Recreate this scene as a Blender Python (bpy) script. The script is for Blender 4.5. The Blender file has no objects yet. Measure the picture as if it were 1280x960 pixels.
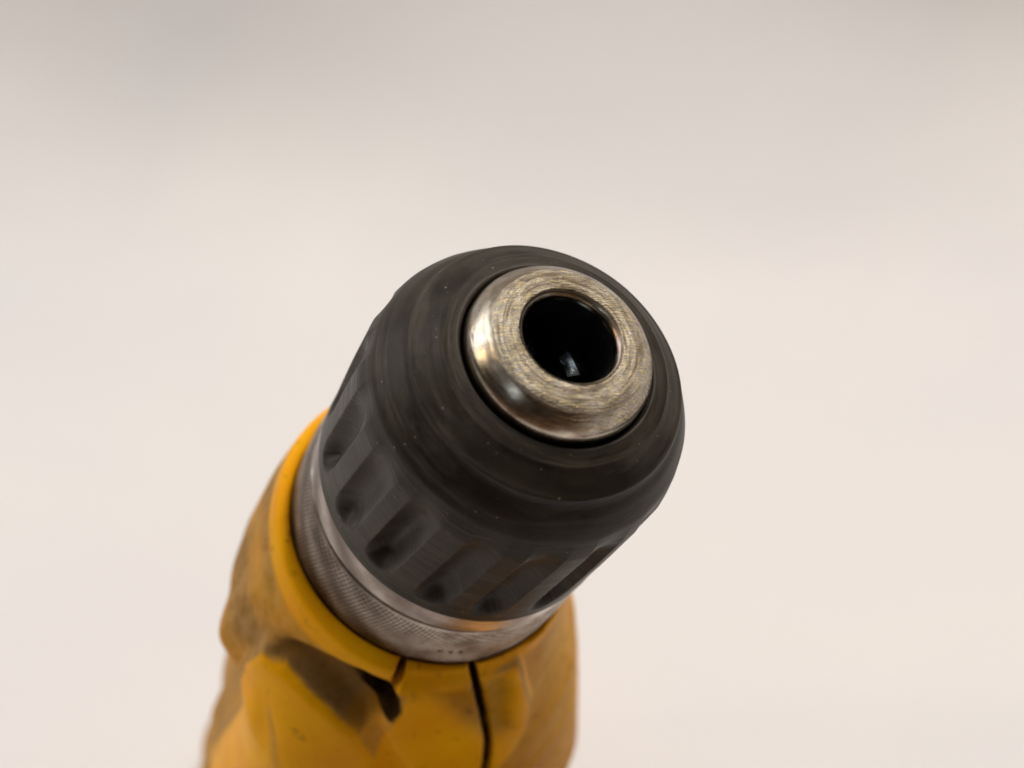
import bpy, math
import numpy as np
from mathutils import Vector, Matrix
S = bpy.context.scene
C = S.collection
MM = 0.001

# ------------------------------------------------------------------ camera
cam_d = bpy.data.cameras.new('camera'); cam = bpy.data.objects.new('camera', cam_d); C.objects.link(cam)
CAM_H = 0.2622
cam.location = (0, 0, CAM_H); cam.rotation_euler = (math.radians(60), 0, 0)
cam_d.sensor_width = 36; cam_d.lens = 45.0
cam_d.clip_start = 0.005; cam_d.clip_end = 50
cam_d.dof.use_dof = True; cam_d.dof.focus_distance = 0.170; cam_d.dof.aperture_fstop = 12.5
S.camera = cam
bpy.context.view_layer.update()
S.render.resolution_x = 1024; S.render.resolution_y = 768
S.view_settings.view_transform = 'Standard'; S.view_settings.look = 'None'
S.view_settings.exposure = 0.0; S.view_settings.gamma = 1.0

# ------------------------------------------------------------------ world: dim warm room
w = bpy.data.worlds.new('World'); S.world = w; w.use_nodes = True
bg = w.node_tree.nodes['Background']
wt = w.node_tree; g = wt.nodes.new('ShaderNodeTexCoord'); dt = wt.nodes.new('ShaderNodeVectorMath'); dt.operation = 'DOT_PRODUCT'
dt.inputs[1].default_value = (-0.10, 0.42, 0.90); wt.links.new(g.outputs['Generated'], dt.inputs[0])
rp = wt.nodes.new('ShaderNodeValToRGB'); rp.color_ramp.interpolation = 'EASE'
rp.color_ramp.elements[0].position = 0.0; rp.color_ramp.elements[0].color = (0.050, 0.038, 0.028, 1)   # dim room behind the camera
rp.color_ramp.elements[1].position = 0.95; rp.color_ramp.elements[1].color = (0.62, 0.59, 0.56, 1)    # pale ceiling
wt.links.new(dt.outputs['Value'], rp.inputs[0]); wt.links.new(rp.outputs[0], bg.inputs[0]); bg.inputs[1].default_value = 0.70

def area(name, loc, target, size, power, col, sy=None):
    d = bpy.data.lights.new(name, 'AREA'); d.energy = power; d.color = col
    d.shape = 'RECTANGLE'; d.size = size; d.size_y = sy or size
    o = bpy.data.objects.new(name, d); C.objects.link(o); o.location = loc
    o.rotation_euler = (Vector(target) - Vector(loc)).to_track_quat('-Z', 'Y').to_euler()
    return o
area('ceiling_lamp', (0.50, 0.46, 1.38), (0, 0.35, 0.05), 0.40, 12.0, (1.0, 0.925, 0.83))
area('window_light', (-1.0, 0.70, 1.05), (0, 0.40, 0.05), 1.3, 14.0, (0.96, 0.975, 1.0))
area('rear_window', (-0.50, -1.05, 0.72), (0, 0.15, 0.17), 0.22, 0.55, (0.80, 0.90, 1.0), 0.34)
area('desk_lamp', (-0.62, 0.02, 0.55), (0, 0.15, 0.15), 0.06, 0.40, (1.0, 0.76, 0.46))

# ------------------------------------------------------------------ helpers
def link(name, me, mat, parent=None, smooth=True):
    o = bpy.data.objects.new(name, me); C.objects.link(o)
    if mat: me.materials.append(mat)
    if parent: o.parent = parent
    if smooth: me.shade_smooth()
    return o

def grid_mesh(name, V, close_u=True, cap=None):
    """V: (rows, cols, 3) metres; quads between rows, wrapping round the columns."""
    n, m = V.shape[:2]
    idx = np.arange(n*m).reshape(n, m)
    a = idx[:-1]; b = idx[1:]
    if close_u: a2 = np.roll(a, -1, 1); b2 = np.roll(b, -1, 1)
    else: a, a2, b, b2 = a[:, :-1], a[:, 1:], b[:, :-1], b[:, 1:]
    F = np.stack([a, b, b2, a2], -1).reshape(-1, 4)
    me = bpy.data.meshes.new(name)
    me.vertices.add(n*m); me.vertices.foreach_set('co', V.reshape(-1).astype(np.float32))
    me.loops.add(F.size); me.loops.foreach_set('vertex_index', F.reshape(-1).astype(np.int32))
    me.polygons.add(len(F)); me.polygons.foreach_set('loop_start', (np.arange(len(F))*4).astype(np.int32))
    me.update(calc_edges=True); me.validate()
    return me

def sstep(a, b, x):
    t = np.clip((x-a)/(b-a), 0, 1); return t*t*(3-2*t)

def fillet(pts, r=0.3, k=5):
    """round the corners of a (radius, t) profile"""
    P = [np.array(p, float) for p in pts]; out = [P[0]]
    for i in range(1, len(P)-1):
        a, b, c = P[i-1], P[i], P[i+1]
        d1 = a-b; d2 = c-b; l1 = np.linalg.norm(d1); l2 = np.linalg.norm(d2)
        q = min(r, l1*.45, l2*.45); p1 = b+d1/l1*q; p2 = b+d2/l2*q
        for s in np.linspace(0, 1, k): out.append((1-s)**2*p1+2*s*(1-s)*b+s*s*p2)
    out.append(P[-1]); return np.array(out)

def subdiv(P, d):
    out = [P[0]]
    for a, b in zip(P[:-1], P[1:]):
        n = max(1, int(np.ceil(np.linalg.norm(b-a)/d)))
        for i in range(1, n+1): out.append(a+(b-a)*i/n)
    return np.array(out)

H = 214.0      # distance from nose face to the tail, mm
def place(R, T, A):
    """radius, distance behind the nose face, angle -> local metres"""
    return np.stack([R*np.cos(A), R*np.sin(A), (H-T)], -1)*MM

def lathe(name, prof, mat, parent, seg=192, disp=None):
    A = np.linspace(0, 2*np.pi, seg, endpoint=False)
    R = np.repeat(prof[:, 0:1], seg, 1); T = np.repeat(prof[:, 1:2], seg, 1); AA = np.repeat(A[None], len(prof), 0)
    if disp is not None: R = R+disp(R, T, AA)
    return link(name, grid_mesh(name, place(R, T, AA)), mat, parent)

# ------------------------------------------------------------------ material helpers
class NT:
    def __init__(s, name):
        s.m = bpy.data.materials.new(name); s.m.use_nodes = True; s.t = s.m.node_tree; s.n = s.t.nodes
        s.b = s.n['Principled BSDF']
    def N(s, typ, **kw):
        x = s.n.new(typ)
        for k, v in kw.items():
            if k.startswith('i_'):
                key = k[2:]; key = int(key) if key.isdigit() else key.replace('_', ' ')
                x.inputs[key].default_value = v
            else: setattr(x, k, v)
        return x
    def L(s, a, b): s.t.links.new(a, b)
    def math(s, op, a, b=None, c=None):
        x = s.N('ShaderNodeMath', operation=op)
        for i, v in enumerate((a, b, c)):
            if v is None: continue
            if isinstance(v, (int, float)): x.inputs[i].default_value = v
            else: s.L(v, x.inputs[i])
        return x.outputs[0]
    def mm(s):
        tc = s.N('ShaderNodeTexCoord'); m = s.N('ShaderNodeVectorMath', operation='SCALE'); m.inputs['Scale'].default_value = 1000
        s.L(tc.outputs['Object'], m.inputs[0]); return m.outputs[0]
    def noise(s, vec, scale, detail=4, rough=0.55, dist=0.0):
        x = s.N('ShaderNodeTexNoise'); x.inputs['Scale'].default_value = scale; x.inputs['Detail'].default_value = detail
        x.inputs['Roughness'].default_value = rough; x.inputs['Distortion'].default_value = dist
        s.L(vec, x.inputs['Vector']); return x.outputs['Fac']
    def ramp(s, f, stops):
        x = s.N('ShaderNodeValToRGB'); e = x.color_ramp.elements
        while len(e) < len(stops): e.new(0.5)
        for el, (p, c) in zip(e, stops):
            el.position = p; el.color = (c, c, c, 1) if isinstance(c, (int, float)) else (*c, 1)
        s.L(f, x.inputs[0]); return x.outputs[0]
    def mix(s, f, a, b, bt='MIX'):
        x = s.N('ShaderNodeMix', data_type='RGBA', blend_type=bt)
        if isinstance(f, (int, float)): x.inputs[0].default_value = f
        else: s.L(f, x.inputs[0])
        for i, v in ((6, a), (7, b)):
            if isinstance(v, tuple): x.inputs[i].default_value = (*v, 1)
            else: s.L(v, x.inputs[i])
        return x.outputs[2]
    def bump(s, h, strength, dist_mm, prev=None):
        x = s.N('ShaderNodeBump'); x.inputs['Strength'].default_value = strength; x.inputs['Distance'].default_value = dist_mm*MM
        s.L(h, x.inputs['Height'])
        if prev is not None: s.L(prev, x.inputs['Normal'])
        return x.outputs[0]
    def polar(s, v, k_ang, k_r, k_z):
        """seamless coordinates that are stretched round the axis (turning marks)"""
        sp = s.N('ShaderNodeSeparateXYZ'); s.L(v, sp.inputs[0]); x, y, z = sp.outputs
        r = s.math('SQRT', s.math('ADD', s.math('MULTIPLY', x, x), s.math('MULTIPLY', y, y)))
        cx = s.math('MULTIPLY', s.math('DIVIDE', x, r), k_ang); cy = s.math('MULTIPLY', s.math('DIVIDE', y, r), k_ang)
        rz = s.math('ADD', s.math('MULTIPLY', r, k_r), s.math('MULTIPLY', z, k_z))
        c = s.N('ShaderNodeCombineXYZ'); s.L(cx, c.inputs[0]); s.L(cy, c.inputs[1]); s.L(rz, c.inputs[2]); return c.outputs[0]
    def attr(s, name):
        x = s.N('ShaderNodeAttribute'); x.attribute_name = name; return x.outputs['Fac']

def mat_rubber():
    s = NT('black_rubber'); v = s.mm(); b = s.b
    n1 = s.noise(v, 0.16, 5, .6); n2 = s.noise(v, 6, 3, .6)
    rings = s.noise(s.polar(v, 1.6, 2.2, 2.2), 1.0, 5, .6)
    col = s.mix(s.ramp(n1, [(.32, 0.), (.72, 1.)]), (0.015, 0.0112, 0.0078), (0.043, 0.0335, 0.0245))
    col = s.mix(s.ramp(rings, [(.48, 0.), (.72, .8)]), col, (0.088, 0.074, 0.058))
    broad = s.noise(s.polar(v, 1.1, .55, .55), 1.0, 3, .5)
    col = s.mix(s.ramp(broad, [(.45, 0.), (.68, .55)]), col, (0.066, 0.056, 0.044))
    # short arc-shaped scratches
    av = s.N('ShaderNodeTexVoronoi'); av.inputs['Scale'].default_value = 1.0; s.L(s.polar(v, 8.0, 1.9, 1.3), av.inputs['Vector'])
    am = s.math('MULTIPLY', s.ramp(av.outputs['Distance'], [(.05, 1.), (.13, 0.)]), s.ramp(s.noise(v, .8, 2), [(.50, 0.), (.60, .8)]))
    col = s.mix(am, col, (0.20, 0.17, 0.13))
    col = s.mix(s.math('MULTIPLY', s.attr('rim_pale'), s.ramp(s.noise(v, 2.2, 4, .7), [(.44, 0.), (.56, .9)])), col, (0.55, 0.51, 0.45))
    # small pale scuffs and dust
    sc = s.noise(v, 1.15, 6, .75, .6); col = s.mix(s.ramp(sc, [(.66, 0.), (.74, .7)]), col, (0.15, 0.13, 0.11))
    dust = s.N('ShaderNodeTexVoronoi'); dust.inputs['Scale'].default_value = .62; s.L(v, dust.inputs['Vector'])
    dm = s.ramp(dust.outputs['Distance'], [(.05, 1.), (.11, 0.)])
    sel = s.ramp(s.noise(v, .5, 2), [(.54, 0.), (.62, 1.)])
    col = s.mix(s.math('MULTIPLY', s.math('MULTIPLY', dm, sel), .55), col, (0.42, 0.36, 0.27))
    s.L(col, b.inputs['Base Color'])
    s.L(s.ramp(rings, [(.3, .33), (.7, .52)]), b.inputs['Roughness'])
    b.inputs['Specular IOR Level'].default_value = .17
    nb = s.bump(rings, .5, .13); nb = s.bump(n2, .25, .05, nb); nb = s.bump(sc, .3, .12, nb)
    s.L(nb, b.inputs['Normal']); return s.m

def mat_nose():
    s = NT('turned_steel'); v = s.mm(); b = s.b
    turn = s.noise(s.polar(v, 3.6, 9.5, 1.8), 1.0, 6, .75, .12)
    m = s.N('ShaderNodeMapping'); m.inputs['Rotation'].default_value = (0, 0, math.radians(-25)); m.inputs['Scale'].default_value = (.55, 6.5, 1)
    s.L(v, m.inputs[0]); scr = s.noise(m.outputs[0], 1.0, 5, .7, .25)
    n1 = s.noise(v, .30, 4, .6)
    face = s.attr('face')
    col = s.mix(s.ramp(n1, [(.35, 0.), (.7, 1.)]), (0.40, 0.34, 0.26), (0.74, 0.69, 0.61))
    heat = s.noise(v, .22, 3, .5, .4)
    col = s.mix(s.math('MULTIPLY', s.ramp(heat, [(.48, 0.), (.66, .8)]), s.math('SUBTRACT', 1., s.math('MULTIPLY', face, .8))), col, (0.30, 0.20, 0.165))
    col = s.mix(s.math('MULTIPLY', s.ramp(scr, [(.50, 0.), (.60, 1.)]), s.math('ADD', .14, s.math('MULTIPLY', face, .86))), col, (1.0, 0.80, 0.40))  # scratch streaks coloured gold to paint warm glints
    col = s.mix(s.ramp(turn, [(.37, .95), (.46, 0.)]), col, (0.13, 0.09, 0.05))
    col = s.mix(s.math('MULTIPLY', s.ramp(turn, [(.54, 0.), (.62, 1.)]), face), col, (1.0, 0.95, 0.80))  # turning marks brightened to paint pale glints on the face
    coarse = s.noise(s.polar(v, 1.5, 3.0, 1.2), 1.0, 4, .6)
    col = s.mix(s.math('MULTIPLY', s.ramp(coarse, [(.50, 0.), (.60, .75)]), s.math('ADD', .25, s.math('MULTIPLY', face, .75))), col, (0.19, 0.135, 0.085))
    s.L(col, b.inputs['Base Color']); b.inputs['Metallic'].default_value = 1
    s.L(s.math('ADD', s.ramp(scr, [(.3, .17), (.7, .27)]), s.math('MULTIPLY', face, .05)), b.inputs['Roughness'])
    k = s.math('MULTIPLY', turn, s.math('ADD', .09, s.math('MULTIPLY', face, .7)))
    nb = s.bump(s.math('MULTIPLY', coarse, face), .8, .5); nb = s.bump(k, 1.0, .24, nb); k2 = s.math('MULTIPLY', scr, s.math('ADD', .03, s.math('MULTIPLY', face, .97)))
    nb = s.bump(k2, .9, .17, nb); s.L(nb, b.inputs['Normal']); return s.m

def mat_bore():
    s = NT('dark_bore_steel'); v = s.mm(); b = s.b
    n = s.noise(v, 1.3, 5, .7)
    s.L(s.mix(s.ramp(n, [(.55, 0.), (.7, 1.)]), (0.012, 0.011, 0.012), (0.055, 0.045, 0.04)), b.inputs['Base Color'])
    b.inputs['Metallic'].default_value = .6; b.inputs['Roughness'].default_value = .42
    s.L(s.bump(n, .4, .1), b.inputs['Normal']); return s.m

def mat_glint():
    s = NT('blue_glint_steel'); b = s.b; b.inputs['Base Color'].default_value = (.70, .86, 1.0, 1)  # blue base colour paints the cool glint in the bore
    b.inputs['Metallic'].default_value = 1; v = s.mm(); n = s.noise(v, 1.6, 4, .6)
    s.L(s.ramp(n, [(.4, .26), (.7, .36)]), b.inputs['Roughness']); s.L(s.bump(n, .3, .08), b.inputs['Normal']); return s.m

def mat_ring():
    s = NT('smooth_worn_steel'); v = s.mm(); b = s.b
    t = s.noise(s.polar(v, 3.0, 1.5, 3.0), 1., 5, .6); n = s.noise(v, .14, 4, .6)
    col = s.mix(s.ramp(n, [(.4, 0.), (.62, 1.)]), (0.46, 0.38, 0.33), (0.82, 0.75, 0.69))
    col = s.mix(s.ramp(t, [(.3, .6), (.5, 0.)]), col, (0.17, 0.125, 0.095))
    col = s.mix(s.attr('left_dark'), col, (0.085, 0.062, 0.048))
    s.L(col, b.inputs['Base Color']); b.inputs['Metallic'].default_value = 1; b.inputs['Roughness'].default_value = .33
    s.L(s.bump(t, .35, .08), b.inputs['Normal']); return s.m

def mat_knurl():
    s = NT('knurled_steel'); v = s.mm(); b = s.b
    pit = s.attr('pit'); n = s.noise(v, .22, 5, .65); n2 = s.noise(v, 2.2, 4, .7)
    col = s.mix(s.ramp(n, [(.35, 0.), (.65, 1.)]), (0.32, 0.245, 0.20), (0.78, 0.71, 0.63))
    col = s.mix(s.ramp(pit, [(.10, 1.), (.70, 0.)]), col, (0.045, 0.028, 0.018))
    col = s.mix(s.ramp(n2, [(.58, 0.), (.70, .8)]), col, (0.09, 0.055, 0.035))
    col = s.mix(s.attr('left_dark'), col, (0.075, 0.052, 0.038))
    s.L(col, b.inputs['Base Color']); b.inputs['Metallic'].default_value = .9; b.inputs['Roughness'].default_value = .38
    s.L(s.bump(n2, .3, .1), b.inputs['Normal']); return s.m

def mat_yellow():
    s = NT('worn_yellow_plastic'); v = s.mm(); b = s.b
    g = s.attr('grime_shade')
    n = s.noise(v, .07, 5, .62, .4); n2 = s.noise(v, .35, 5, .65); n3 = s.noise(v, 3, 3, .6)
    base = s.mix(s.ramp(n, [(.3, 0.), (.7, 1.)]), (0.92, 0.365, 0.001), (0.99, 0.495, 0.0015))
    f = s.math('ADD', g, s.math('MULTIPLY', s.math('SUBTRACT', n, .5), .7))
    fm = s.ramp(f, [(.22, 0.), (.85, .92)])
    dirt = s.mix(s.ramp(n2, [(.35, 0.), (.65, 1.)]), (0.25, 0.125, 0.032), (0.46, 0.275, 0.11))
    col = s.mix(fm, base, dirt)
    col = s.mix(s.ramp(n2, [(.60, 0.), (.80, .8)]), col, (0.24, 0.10, 0.02))
    col = s.mix(s.math('MINIMUM', s.math('MULTIPLY', s.attr('painted_shade'), s.math('ADD', .55, s.math('MULTIPLY', n2, .9))), 1.), col, (0.030, 0.011, 0.001))  # near-black brown paints recess and right-flank shade into the yellow
    s.L(col, b.inputs['Base Color']); s.L(s.math('ADD', s.ramp(n2, [(.3, .40), (.7, .56)]), s.math('MULTIPLY', fm, .2)), b.inputs['Roughness'])
    b.inputs['IOR'].default_value = 1.18; b.inputs['Specular IOR Level'].default_value = .4
    nb = s.bump(n2, .25, .25); nb = s.bump(n3, .2, .06, nb); s.L(nb, b.inputs['Normal']); return s.m

def mat_black(name='black_plastic', c=.012, r=.55):
    s = NT(name); v = s.mm(); n = s.noise(v, .6, 4)
    s.L(s.mix(s.ramp(n, [(.4, 0.), (.7, 1.)]), (c, c*.92, c*.85), (c*2.2, c*2, c*1.8)), s.b.inputs['Base Color'])
    s.b.inputs['Roughness'].default_value = r; s.L(s.bump(n, .2, .1), s.b.inputs['Normal']); return s.m

def mat_paper():
    s = NT('white_backdrop_cloth'); tc = s.N('ShaderNodeTexCoord'); v = tc.outputs['Object']; b = s.b
    n = s.noise(v, 3.2, 3, .5, .4); n2 = s.noise(v, 7, 3, .5); n3 = s.noise(v, 900, 2, .5)
    col = s.mix(s.ramp(n, [(.35, 0.), (.65, 1.)]), (0.75, 0.73, 0.742), (0.805, 0.782, 0.763))
    s.L(col, b.inputs['Base Color']); b.inputs['Roughness'].default_value = .85; b.inputs['Specular IOR Level'].default_value = .2
    x = s.bump(n2, .25, 12); x = s.bump(n3, .15, .3, x); s.L(x, b.inputs['Normal']); return s.m

M_rubber, M_nose, M_bore, M_glint, M_ring, M_knurl, M_yel = mat_rubber(), mat_nose(), mat_bore(), mat_glint(), mat_ring(), mat_knurl(), mat_yellow()
M_blk = mat_black(); M_paper = mat_paper()

# ------------------------------------------------------------------ backdrop: table cloth sweeping up into the wall
prof = []
for y in np.linspace(-.04, .55, 40): prof.append((y, 0.))
for a in np.linspace(0, 90, 24)[1:]:
    prof.append((  .55+.17*math.sin(math.radians(a)), .17-.17*math.cos(math.radians(a))))
for z in np.linspace(.17, 1.1, 30)[1:]: prof.append((.72, z))
X = np.linspace(-3, 3, 161)
V = np.zeros((len(prof), len(X), 3))
rng = np.random.default_rng(4)
for i, (y, z) in enumerate(prof):
    for j, x in enumerate(X):
        k = sstep(.45, .70, y+z)
        wv = .008*math.sin(7.1*x+5.2*z+1.)+.006*math.sin(17*x-16*z+.4)+.005*math.sin(29*z+9*x)
        V[i, j] = (x, y-wv*k, z+ (0 if y < .45 else .0))
bd = link('backdrop_sheet', grid_mesh('backdrop_sheet', V, close_u=False), M_paper)
bd['kind'] = 'structure'
# unseen wooden table, added bare on the near side to cut white bounce
tv = np.zeros((2, 4, 3)); tb = []
def mat_wood():
    s = NT('brown_wood'); tc = s.N('ShaderNodeTexCoord'); m = s.N('ShaderNodeMapping'); m.inputs['Scale'].default_value = (1.2, 14, 14)
    s.L(tc.outputs['Object'], m.inputs[0]); n = s.noise(m.outputs[0], 3.0, 6, .65, .6)
    s.L(s.mix(s.ramp(n, [(.3, 0.), (.7, 1.)]), (0.10, 0.048, 0.020), (0.23, 0.12, 0.055)), s.b.inputs['Base Color'])
    s.b.inputs['Roughness'].default_value = .45; s.L(s.bump(n, .2, .5), s.b.inputs['Normal']); return s.m
z0, z1 = -.004, -.034
ring = [(-1.6, -.75), (1.6, -.75), (1.6, .66), (-1.6, .66)]
rows = [[(0, 0, z0)]*4, [(x*.998, y*.998, z0) for x, y in ring], [(x, y, z0-.004) for x, y in ring], [(x, y, z1) for x, y in ring], [(0, 0, z1)]*4]
tb = link('table_top', grid_mesh('table_top', np.array(rows, float)), mat_wood(), smooth=False); tb['kind'] = 'structure'

# ------------------------------------------------------------------ the drill
P0 = Vector((7.59, 6.05, -161.21))*MM          # nose centre, camera-relative survey of the photograph
ax = Vector((0.33652, 0.47700, 0.81193)).normalized()
mw = cam.matrix_world
P0w = mw @ P0; axw = (mw.to_3x3() @ ax).normalized()
# local x, y axes
u = Vector((0, 1, 0)).cross(ax).normalized(); vv = ax.cross(u)
uw = mw.to_3x3() @ u; vw = mw.to_3x3() @ vv
drill = bpy.data.objects.new('cordless_drill', None); C.objects.link(drill)
base = P0w-axw*H*MM
drill.matrix_world = Matrix(((uw.x, vw.x, axw.x, base.x), (uw.y, vw.y, axw.y, base.y), (uw.z, vw.z, axw.z, base.z), (0, 0, 0, 1)))
drill.empty_display_size = .02
drill['label'] = 'worn yellow cordless drill with black rubber chuck pointing up from the white cloth'
drill['category'] = 'drill'

# --- nose piece
pr = fillet([(6.28, 1.5), (6.32, .75), (6.75, .10), (7.4, 0), (9.5, .10), (10.5, .62), (11.75, 1.85), (12.6, 3.1), (12.85, 4.2), (12.85, 12)], .5, 7)
pr = subdiv(pr, .35)
nose = lathe('nose_collar', pr, M_nose, drill, 256)
at = nose.data.attributes.new('face', 'FLOAT', 'POINT')
rr = np.repeat(pr[:, 0], 256); tt = np.repeat(pr[:, 1], 256)
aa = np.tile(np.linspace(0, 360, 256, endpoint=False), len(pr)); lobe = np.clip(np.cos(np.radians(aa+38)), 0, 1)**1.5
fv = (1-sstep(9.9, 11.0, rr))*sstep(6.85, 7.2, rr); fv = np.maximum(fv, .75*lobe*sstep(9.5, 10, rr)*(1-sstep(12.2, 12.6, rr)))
at.data.foreach_set('value', fv.astype(np.float32))
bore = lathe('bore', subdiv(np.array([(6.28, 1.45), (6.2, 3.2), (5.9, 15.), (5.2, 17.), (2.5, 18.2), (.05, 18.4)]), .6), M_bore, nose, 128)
# three jaws, drawn back into their slots in the bore
def jaw_mesh():
    """wedge jaw: front facet tilted and blue-tinted for a painted glint, flanks running back along the bore"""
    V = []
    for t0, t1, r0, hw in ((9.0, 8.0, 2.65, .02), (9.2, 8.0, 2.65, 1.5), (9.6, 8.3, 2.6, 1.7), (14, 13, 3.2, 1.0), (18, 18, 3.0, 1.0)):
        V.append([(r0, -hw, t0), (r0+1.5, -hw*1.25, (t0+t1)/2), (6.1, -hw*1.35, t1), (6.1, hw*1.35, t1), (r0+1.5, hw*1.25, (t0+t1)/2), (r0, hw, t0)])
    V = np.array(V); V[..., 2] = H-V[..., 2]
    me = grid_mesh('jaw', V*MM)
    me.materials.append(M_bore); me.materials.append(M_glint)
    for i in (0, 4): me.polygons[i].material_index = 1
    me.shade_smooth()
    return me
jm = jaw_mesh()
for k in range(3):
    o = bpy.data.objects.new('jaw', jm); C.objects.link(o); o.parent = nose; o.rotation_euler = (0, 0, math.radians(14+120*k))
scr = lathe('bore_screw', np.array([(2.7, 17.9), (2.6, 16.6), (2.2, 15.9), (1.4, 15.45), (.6, 15.3), (.02, 15.28)]), M_glint, nose, 48)  # domed screw added deep in the bore to catch a highlight

# --- rubber sleeve with recessed flutes
NF = 17
def groove(T, A, phase):
    q = (A-phase)*NF/(2*np.pi); k = np.floor(q)
    p = q-k-.03-.03*np.sin(k*2.7)
    vary = .90+.13*np.sin(k*3.9+.5)
    tw = sstep(12.5, 24, T)
    end = 38.2 + .35*np.sin(k*5.1) - 1.5*np.abs((p-.27)/.30)**2.4*(p < .62)
    endm = 1-sstep(end-3.2, end+.4, T)
    a = np.sin(np.pi*np.clip(p/(.62+.03*np.sin(k*1.7)), 0, 1)**.88)
    wide = 1-.35*sstep(30, 14, T)
    return a*tw*endm*wide*vary
def sleeve_disp(R, T, A):
    g = groove(T, A, math.radians(170.5)-0.0035*(T-38))
    outer = (R > 15)*1.
    ridge = .30*np.exp(-((R-18.8)/.32)**2)+.14*np.exp(-((R-15.7)/.22)**2)-.30*np.exp(-((R-19.9)/.55)**2)-.12*np.exp(-((R-16.6)/.5)**2)
    rng2 = .05*np.sin(3*A+1)+.04*np.sin(7*A+T*.3)
    return outer*(-2.3*g+ridge*(T < 13)+rng2*.6*(T > 6))
pr = fillet([(13.15, 12), (13.1, 5.3), (13.55, 4.6), (15.9, 5.5), (18.85, 7.85), (20.4, 10.1), (22.5, 13.7), (23.35, 17.5), (23.45, 26), (23.45, 39.2), (23.55, 40.9), (23.0, 41.5), (20.5, 41.6)], .9, 6)
pr = subdiv(pr, .28)
sleeve = lathe('chuck_sleeve', pr, M_rubber, drill, 1020, sleeve_disp)
Ag = np.degrees(np.linspace(0, 2*np.pi, 1020, endpoint=False))[None]; Tc = pr[:, 1:2]; Rc = pr[:, 0:1]
sf = np.exp(-((Tc-41.15)/.28)**2)*(Rc > 22.8)*np.exp(-((Ag-207)/16)**2)  # pale along the rear rim, strongest at lower left
sf = np.maximum(sf, .45*np.exp(-((Tc-41.2)/.25)**2)*(Rc > 22.8)*(.5+.5*np.sin(np.radians(Ag*7))))
at = sleeve.data.attributes.new('rim_pale', 'FLOAT', 'POINT'); at.data.foreach_set('value', sf.reshape(-1).astype(np.float32))

# --- smooth steel band, knurled collar
band = lathe('steel_band', subdiv(fillet([(20, 41.2), (22.6, 41.3), (23.0, 41.8), (23.25, 46.3), (21.5, 46.5)], .3), .6), M_ring, drill, 256)
seg = 1500
def knurl_disp(R, T, A):
    s = A*24
    a = s/.66; b = T/.66
    h = (np.abs(np.sin(np.pi*(a+.30*b)))**.8)*(.35+.65*np.abs(np.sin(np.pi*(a*.30-b*.55)))**.6)
    m = sstep(46.9, 47.5, T)*(1-sstep(58.3, 59.2, T))
    return -.24*(1-h)*m
pr = subdiv(fillet([(21.5, 46.33), (23.27, 46.36), (23.55, 47.2), (23.9, 50), (23.9, 59.2), (23.3, 60.2), (20, 60.4)], .4), .17)
pr = pr[(np.arange(len(pr)) % 1) == 0]
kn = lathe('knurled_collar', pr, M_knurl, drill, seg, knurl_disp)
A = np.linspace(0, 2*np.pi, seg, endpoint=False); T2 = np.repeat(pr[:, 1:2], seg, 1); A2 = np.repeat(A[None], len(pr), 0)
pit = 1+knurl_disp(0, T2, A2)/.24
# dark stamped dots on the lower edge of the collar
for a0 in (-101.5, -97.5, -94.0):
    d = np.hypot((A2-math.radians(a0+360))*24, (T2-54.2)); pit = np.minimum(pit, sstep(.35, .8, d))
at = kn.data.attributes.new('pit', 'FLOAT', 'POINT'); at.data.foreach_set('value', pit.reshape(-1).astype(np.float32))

def left_dark(o):  # darker brown on the left side of band and collar
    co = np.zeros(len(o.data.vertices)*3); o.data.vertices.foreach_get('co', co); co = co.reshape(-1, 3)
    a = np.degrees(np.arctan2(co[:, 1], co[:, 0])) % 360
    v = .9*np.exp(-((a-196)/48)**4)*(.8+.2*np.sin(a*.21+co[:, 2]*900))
    at = o.data.attributes.new('left_dark', 'FLOAT', 'POINT'); at.data.foreach_set('value', v.astype(np.float32))
left_dark(band); left_dark(kn)

# --- yellow clamshell housing
lathe('dark_core', subdiv(np.array([(16, 57.), (20, 61), (20, 64), (20, 72), (20, 90), (18, 135), (13, 160), (5, 172)]), 3), M_blk, drill, 96)  # black core added inside so the seam gap and slot look dark
D = math.degrees
def poly_sd(T, Adeg, poly, rs=29.):
    """signed distance (mm, negative inside) to a polygon given in (t, angle) coordinates"""
    x = T; y = np.radians(Adeg)*rs
    P = [(t, math.radians(a)*rs) for t, a in poly]
    d = np.full(T.shape, 1e9); inside = np.zeros(T.shape, bool); n = len(P)
    for i in range(n):
        (x1, y1), (x2, y2) = P[i], P[(i+1) % n]
        ex, ey = x2-x1, y2-y1; wx, wy = x-x1, y-y1
        q = np.clip((wx*ex+wy*ey)/(ex*ex+ey*ey), 0, 1)
        d = np.minimum(d, np.hypot(wx-ex*q, wy-ey*q))
        c = ((y1 > y) != (y2 > y)) & (x < (x2-x1)*(y-y1)/(y2-y1+1e-12)+x1)
        inside ^= c
    return np.where(inside, -d, d)
SEAM_T = [57, 59, 62, 67.3, 73.3, 79.4, 85.2, 91, 180]; SEAM_A = [-87, -86, -83.5, -79.2, -75, -72, -71, -71, -71]
def seam_a(T): return np.interp(T, SEAM_T, SEAM_A)
KT=[58.5,61.5,66,72,80,86,88.5,91,100,110,125,150,178]
KA=[-235,-200,-180,-165,-150,-120,-90,-60,-30,-10,20,90,125]
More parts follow.
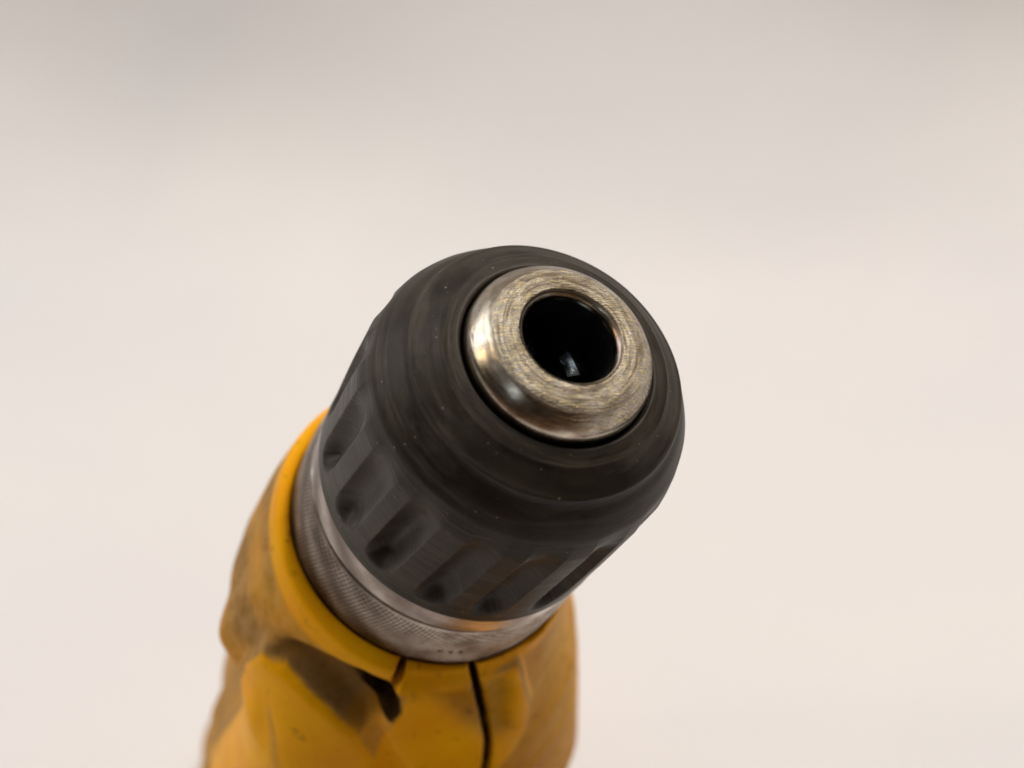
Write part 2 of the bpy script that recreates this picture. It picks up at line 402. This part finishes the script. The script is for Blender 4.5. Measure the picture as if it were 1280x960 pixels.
KR=[
[25.6, 26.6, 27.0, 27.4, 27.6, 27.6, 27.5, 26.5, 25.5, 25.0, 25.0, 21, 16.5], # -235
[25.9, 26.3, 26.8, 27.4, 27.6, 27.9, 27.6, 26.2, 24.6, 23.0, 21.5, 21, 16.5], # -200
[26.0, 26.6, 27.1, 27.5, 28.4, 29.3, 29.0, 27.2, 25.6, 23.8, 22.3, 21, 16.5], # -180
[26.3, 27.0, 27.8, 29.4, 31.4, 33.0, 32.6, 29.2, 26.5, 25.2, 25.0, 25, 18], # -165
[26.5, 27.3, 28.4, 30.0, 31.4, 31.8, 31.4, 30.2, 28.4, 27.8, 28.0, 27, 18], # -150
[26.8, 27.6, 28.8, 30.6, 32.6, 34.0, 34.6, 35.2, 36.5, 37.0, 36.0, 32.0, 23.0], # -120
[25.4, 26.4, 27.8, 29.6, 32.0, 34.2, 35.2, 36.2, 39.0, 41.0, 41.0, 35.0, 23.0], # -90
[24.9, 25.6, 27.0, 29.2, 32.0, 34.6, 35.8, 37.2, 41.5, 46.0, 53, 46, 23.0], # -60
[24.8, 25.3, 26.4, 28.4, 32.0, 35.2, 36.6, 38.4, 42.2, 47.0, 54, 48, 23.0], # -30
[24.8, 25.1, 25.8, 27.4, 31.0, 34.6, 35.8, 37.4, 40.9, 45.5, 48.5, 42.0, 23.0], # -10
[24.8, 25.0, 25.4, 26.4, 29.0, 32.0, 33.2, 34.4, 38.5, 42.0, 42.0, 35.0, 23.0], # 20
[25.2, 26.0, 26.6, 27.0, 27.6, 28.2, 28.4, 28.5, 29.0, 29.0, 29.0, 21, 16.5], # 90
[25.6, 26.6, 27.0, 27.4, 27.6, 27.6, 27.5, 26.5, 25.5, 25.0, 25.0, 21, 16.5]]
KR=np.array(KR,float)
def base_R(T,Ad):
    T=np.asarray(T,float) ; Ad=np.asarray(Ad,float)
    cols=np.stack([np.interp(T,KT,r) for r in KR],0) # nA,...
    k=np.clip(np.searchsorted(KA,Ad,side='right')-1,0,len(KA)-2)
    a0=np.array(KA)[k] ; a1=np.array(KA)[k+1] ; q=np.clip((Ad-a0)/(a1-a0),0,1) ; q=q*q*(3-2*q)*.5+q*.5
    lo=np.take_along_axis(cols,k[None],0)[0] ; hi=np.take_along_axis(cols,k[None]+1,0)[0]
    return lo+(hi-lo)*q

BULGE = [(71.5, -152.5), (69.6, -143.7), (69.6, -136.1), (70.6, -124.4), (73.2, -114.2), (78.0, -107.1), (84.6, -99.6), (96, -92), (110, -90), (180, -92), (180, -158), (120, -152), (100, -151), (88, -153), (80, -155)]
VALLEY = [(72.5, -151), (72.8, -143.7), (72.4, -136.1), (72.6, -123.4), (74.2, -114.2), (71, -111.2), (67.8, -109.5), (63, -109.5), (62.2, -122), (63.6, -133), (65.5, -141), (68, -148)]
SLOT = [(63.4, -130), (62.4, -122), (62.5, -114.3), (63.6, -109.8), (66.6, -107.4), (69.0, -108.2), (69.4, -111.5), (67.8, -117.5), (66.0, -124)]
DISH = [(61.8, -100), (69.7, -88), (80.6, -70.6), (82, -61.0), (68.1, -64.7), (61.5, -70), (61.0, -84)]
BOSS = [(60.6, -112), (60.6, -66), (65.7, -62), (78.3, -54.4), (84.8, -55.3), (88.8, -60.0), (92, -69), (98, -76), (96, -86), (85, -93.5), (78.5, -102.6), (72.2, -109)]
def housing_R(T, Ad):
    """Ad in degrees, -249..111 (unwrapped round the seam)"""
    R = base_R(T, Ad)
    sdv = poly_sd(T, Ad, VALLEY); R = R-2.6*sstep(.5, -1.8, sdv)*sstep(-1.0, .2, poly_sd(T, Ad, BULGE))
    sdb = poly_sd(T, Ad, BULGE); R = R+2.4*sstep(.4, -1.3, sdb)*(1-.6*sstep(-140, -152, Ad)*sstep(74, 84, T))
    R = R+3.2*np.exp(-((Ad+128)/17)**2)*sstep(70, 92, T)*sstep(.5, -3, sdb)
    cr = np.interp(T, [72, 78.5, 83.7, 93.2, 120], [-147, -142, -136, -129, -120])
    R = R-.55*np.exp(-((Ad-cr)/4.5)**2)*sstep(74, 82, T)*sstep(0, -4, sdb)
    # centre boss that carries the seam: sharp shoulder on its right, dished in the middle
    sdo = poly_sd(T, Ad, BOSS); R = R+1.7*sstep(.4, -.8, sdo)
    sdd = poly_sd(T, Ad, DISH); R = R-1.7*sstep(1.5, -3.5, sdd)
    R = R-.55*sstep(-111, -108, Ad)*sstep(-60, -66, Ad)*(1-sstep(61.3, 63.0, T))
    return R
def cuts(T, Ad):
    """slot under the rim and the notch in the rim"""
    sds = poly_sd(T, Ad, SLOT); ramp = sstep(-130, -119, Ad)
    c = (.8+14*ramp)*sstep(.25, -.45, sds)
    return c+4.5*sstep(1.2, .7, np.hypot((Ad+111.8)*.62, (T-60.2)*.55))
def blur(R, n):
    for _ in range(n):
        R[1:-1] = (R[:-2]+2*R[1:-1]+R[2:])/4
        R[:, 1:-1] = (R[:, :-2]+2*R[:, 1:-1]+R[:, 2:])/4
    return R
def painted_shade(T, Ad):  # shade painted as colour: slot, valley, dish, right flank, notch
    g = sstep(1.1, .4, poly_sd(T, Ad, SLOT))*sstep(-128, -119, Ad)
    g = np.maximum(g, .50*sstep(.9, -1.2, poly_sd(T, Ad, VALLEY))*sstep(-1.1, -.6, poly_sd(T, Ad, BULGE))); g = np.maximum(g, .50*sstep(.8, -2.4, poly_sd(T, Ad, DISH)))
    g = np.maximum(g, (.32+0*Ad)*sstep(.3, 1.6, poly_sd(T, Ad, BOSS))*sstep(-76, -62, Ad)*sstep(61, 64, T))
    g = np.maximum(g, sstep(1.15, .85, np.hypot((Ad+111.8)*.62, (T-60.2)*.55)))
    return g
def grime_shade(T, Ad):  # real dust and dirt, plus painted shade in dish and valley
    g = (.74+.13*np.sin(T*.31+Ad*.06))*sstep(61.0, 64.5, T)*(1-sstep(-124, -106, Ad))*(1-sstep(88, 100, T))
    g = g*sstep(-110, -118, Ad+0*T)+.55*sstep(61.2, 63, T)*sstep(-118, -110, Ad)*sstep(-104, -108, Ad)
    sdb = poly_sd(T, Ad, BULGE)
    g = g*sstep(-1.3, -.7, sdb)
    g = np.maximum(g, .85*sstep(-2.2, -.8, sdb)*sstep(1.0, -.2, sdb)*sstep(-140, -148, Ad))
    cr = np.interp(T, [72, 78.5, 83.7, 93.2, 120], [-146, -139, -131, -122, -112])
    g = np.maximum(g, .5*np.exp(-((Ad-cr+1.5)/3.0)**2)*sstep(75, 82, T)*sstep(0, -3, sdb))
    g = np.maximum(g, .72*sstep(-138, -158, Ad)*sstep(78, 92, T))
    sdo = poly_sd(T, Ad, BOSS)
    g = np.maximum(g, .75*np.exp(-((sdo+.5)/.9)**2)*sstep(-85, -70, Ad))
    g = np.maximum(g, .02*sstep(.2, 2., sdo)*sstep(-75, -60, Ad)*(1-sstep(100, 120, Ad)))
    sdd = poly_sd(T, Ad, DISH); g = np.maximum(g, .2*sstep(.5, -2.5, sdd))  # browns the dish to paint the shade under the collar
    sdv = poly_sd(T, Ad, VALLEY); g = np.maximum(g, .62*sstep(1.6, 0, sdv)*sstep(-1.3, -.7, sdb))  # valley dirt, browned further for its painted shade
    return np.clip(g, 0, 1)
ts = np.concatenate([[59.7, 59.35, 59.12, 59.1, 59.4], np.arange(59.8, 100, .35), np.arange(100, 214, 1.2)])
def half(name, s0, s1, n):
    q = np.linspace(0, 1, n)
    T = np.repeat(ts[:, None], n, 1); a0 = seam_a(T)
    lo = a0+s0; hi = a0+s1
    Ad = lo+(hi-lo)*q[None]
    Au = np.where(Ad > 111, Ad-360, Ad)
    R = housing_R(T, Au); R[5:] = blur(R[5:], 9); R = R-cuts(T, Au)
    # rolled front lip: first rows step inward towards the collar
    R0 = R[4].copy(); R[0] = 24.02; R[1] = 24.25; R[2] = 24.6; R[3] = R0-.5; R[4] = R0-.12
    # seam edges rolled in
    em = np.minimum(Ad-lo, hi-Ad)/57.3*R
    R = R-(1.1*np.exp(-(em/.45)**2))
    V = place(R, T, np.radians(Ad))
    # side walls that close the shell at the seam
    inn0 = place(np.full(len(ts), 19.), T[:, 0], np.radians(Ad[:, 0]))[:, None]; inn1 = place(np.full(len(ts), 19.), T[:, -1], np.radians(Ad[:, -1]))[:, None]
    V = np.concatenate([inn0, V, inn1], 1)
    # tail closes to a dome
    rows = []
    for k, f in ((1, .86), (2, .62), (3, .3), (4, .0)):
        r = V[-1].copy(); r[:, :2] *= max(f, .002); r[:, 2] -= [0, 1.5, 3.5, 4.6, 5.]  [k]*MM; rows.append(r[None])
    V = np.concatenate([V]+rows, 0)
    me = grid_mesh(name, V, close_u=False)
    at = me.attributes.new('grime_shade', 'FLOAT', 'POINT')
    G = grime_shade(T, Au); G = np.concatenate([G[:, :1], G, G[:, -1:]], 1); G = np.concatenate([G]+[G[-1:]]*4, 0)
    at.data.foreach_set('value', G.reshape(-1).astype(np.float32))
    at = me.attributes.new('painted_shade', 'FLOAT', 'POINT')
    G = np.maximum(painted_shade(T, Au), sstep(.55, .25, em)); G = np.concatenate([G[:, :1], G, G[:, -1:]], 1); G[:, 0] = G[:, -1] = 1; G = np.concatenate([G]+[G[-1:]]*4, 0)  # seam edges darkened in the same mask
    at.data.foreach_set('value', G.reshape(-1).astype(np.float32))
    return link(name, me, M_yel, drill)
gap = .80
half('housing_shell', -180+gap*.2, -gap, 330)
h2 = half('housing_shell', gap, 180-gap*.2, 330)

# --- handle and battery foot, below the picture: they prop the drill on the table
def loft(name, secs, mat, parent, n=40, p=3.0):
    V = []
    for (c, hx, hz) in secs:   # centre (x,y,z mm local), half sizes across x and z
        a = np.linspace(0, 2*np.pi, n, endpoint=False)
        cx = np.sign(np.cos(a))*np.abs(np.cos(a))**(2/p)*hx; cz = np.sign(np.sin(a))*np.abs(np.sin(a))**(2/p)*hz
        V.append(np.stack([c[0]+cx, np.full(n, c[1]), c[2]+cz], -1)*MM)
    return link(name, grid_mesh(name, np.array(V)), mat, parent)
def setg(o, g=.35):
    at = o.data.attributes.new('grime_shade', 'FLOAT', 'POINT'); at.data.foreach_set('value', np.full(len(o.data.vertices), g, np.float32)); return o
HA = math.radians(20)   # seam plane is turned ~20 degrees from local -y
zc = H-127
grip = setg(loft('handle', [((0, -24, zc), 17, 26), ((0, -34, zc), 16, 22), ((0, -48, zc-3), 15, 19), ((0, -58, zc-4), 16, 20), ((0, -64, zc-1), 22, 28), ((0, -66, zc-1), .1, .1)], M_yel, drill))
batt = loft('battery', [((0, -65, zc-2), .1, .1), ((0, -65, zc-2), 27, 34), ((0, -67, zc-2), 30, 37), ((0, -88.5, zc-2), 30, 37), ((0, -91, zc-2), 27, 34), ((0, -91, zc-2), .1, .1)], M_blk, drill)
for o in (grip, batt): o.rotation_euler = (0, 0, HA)
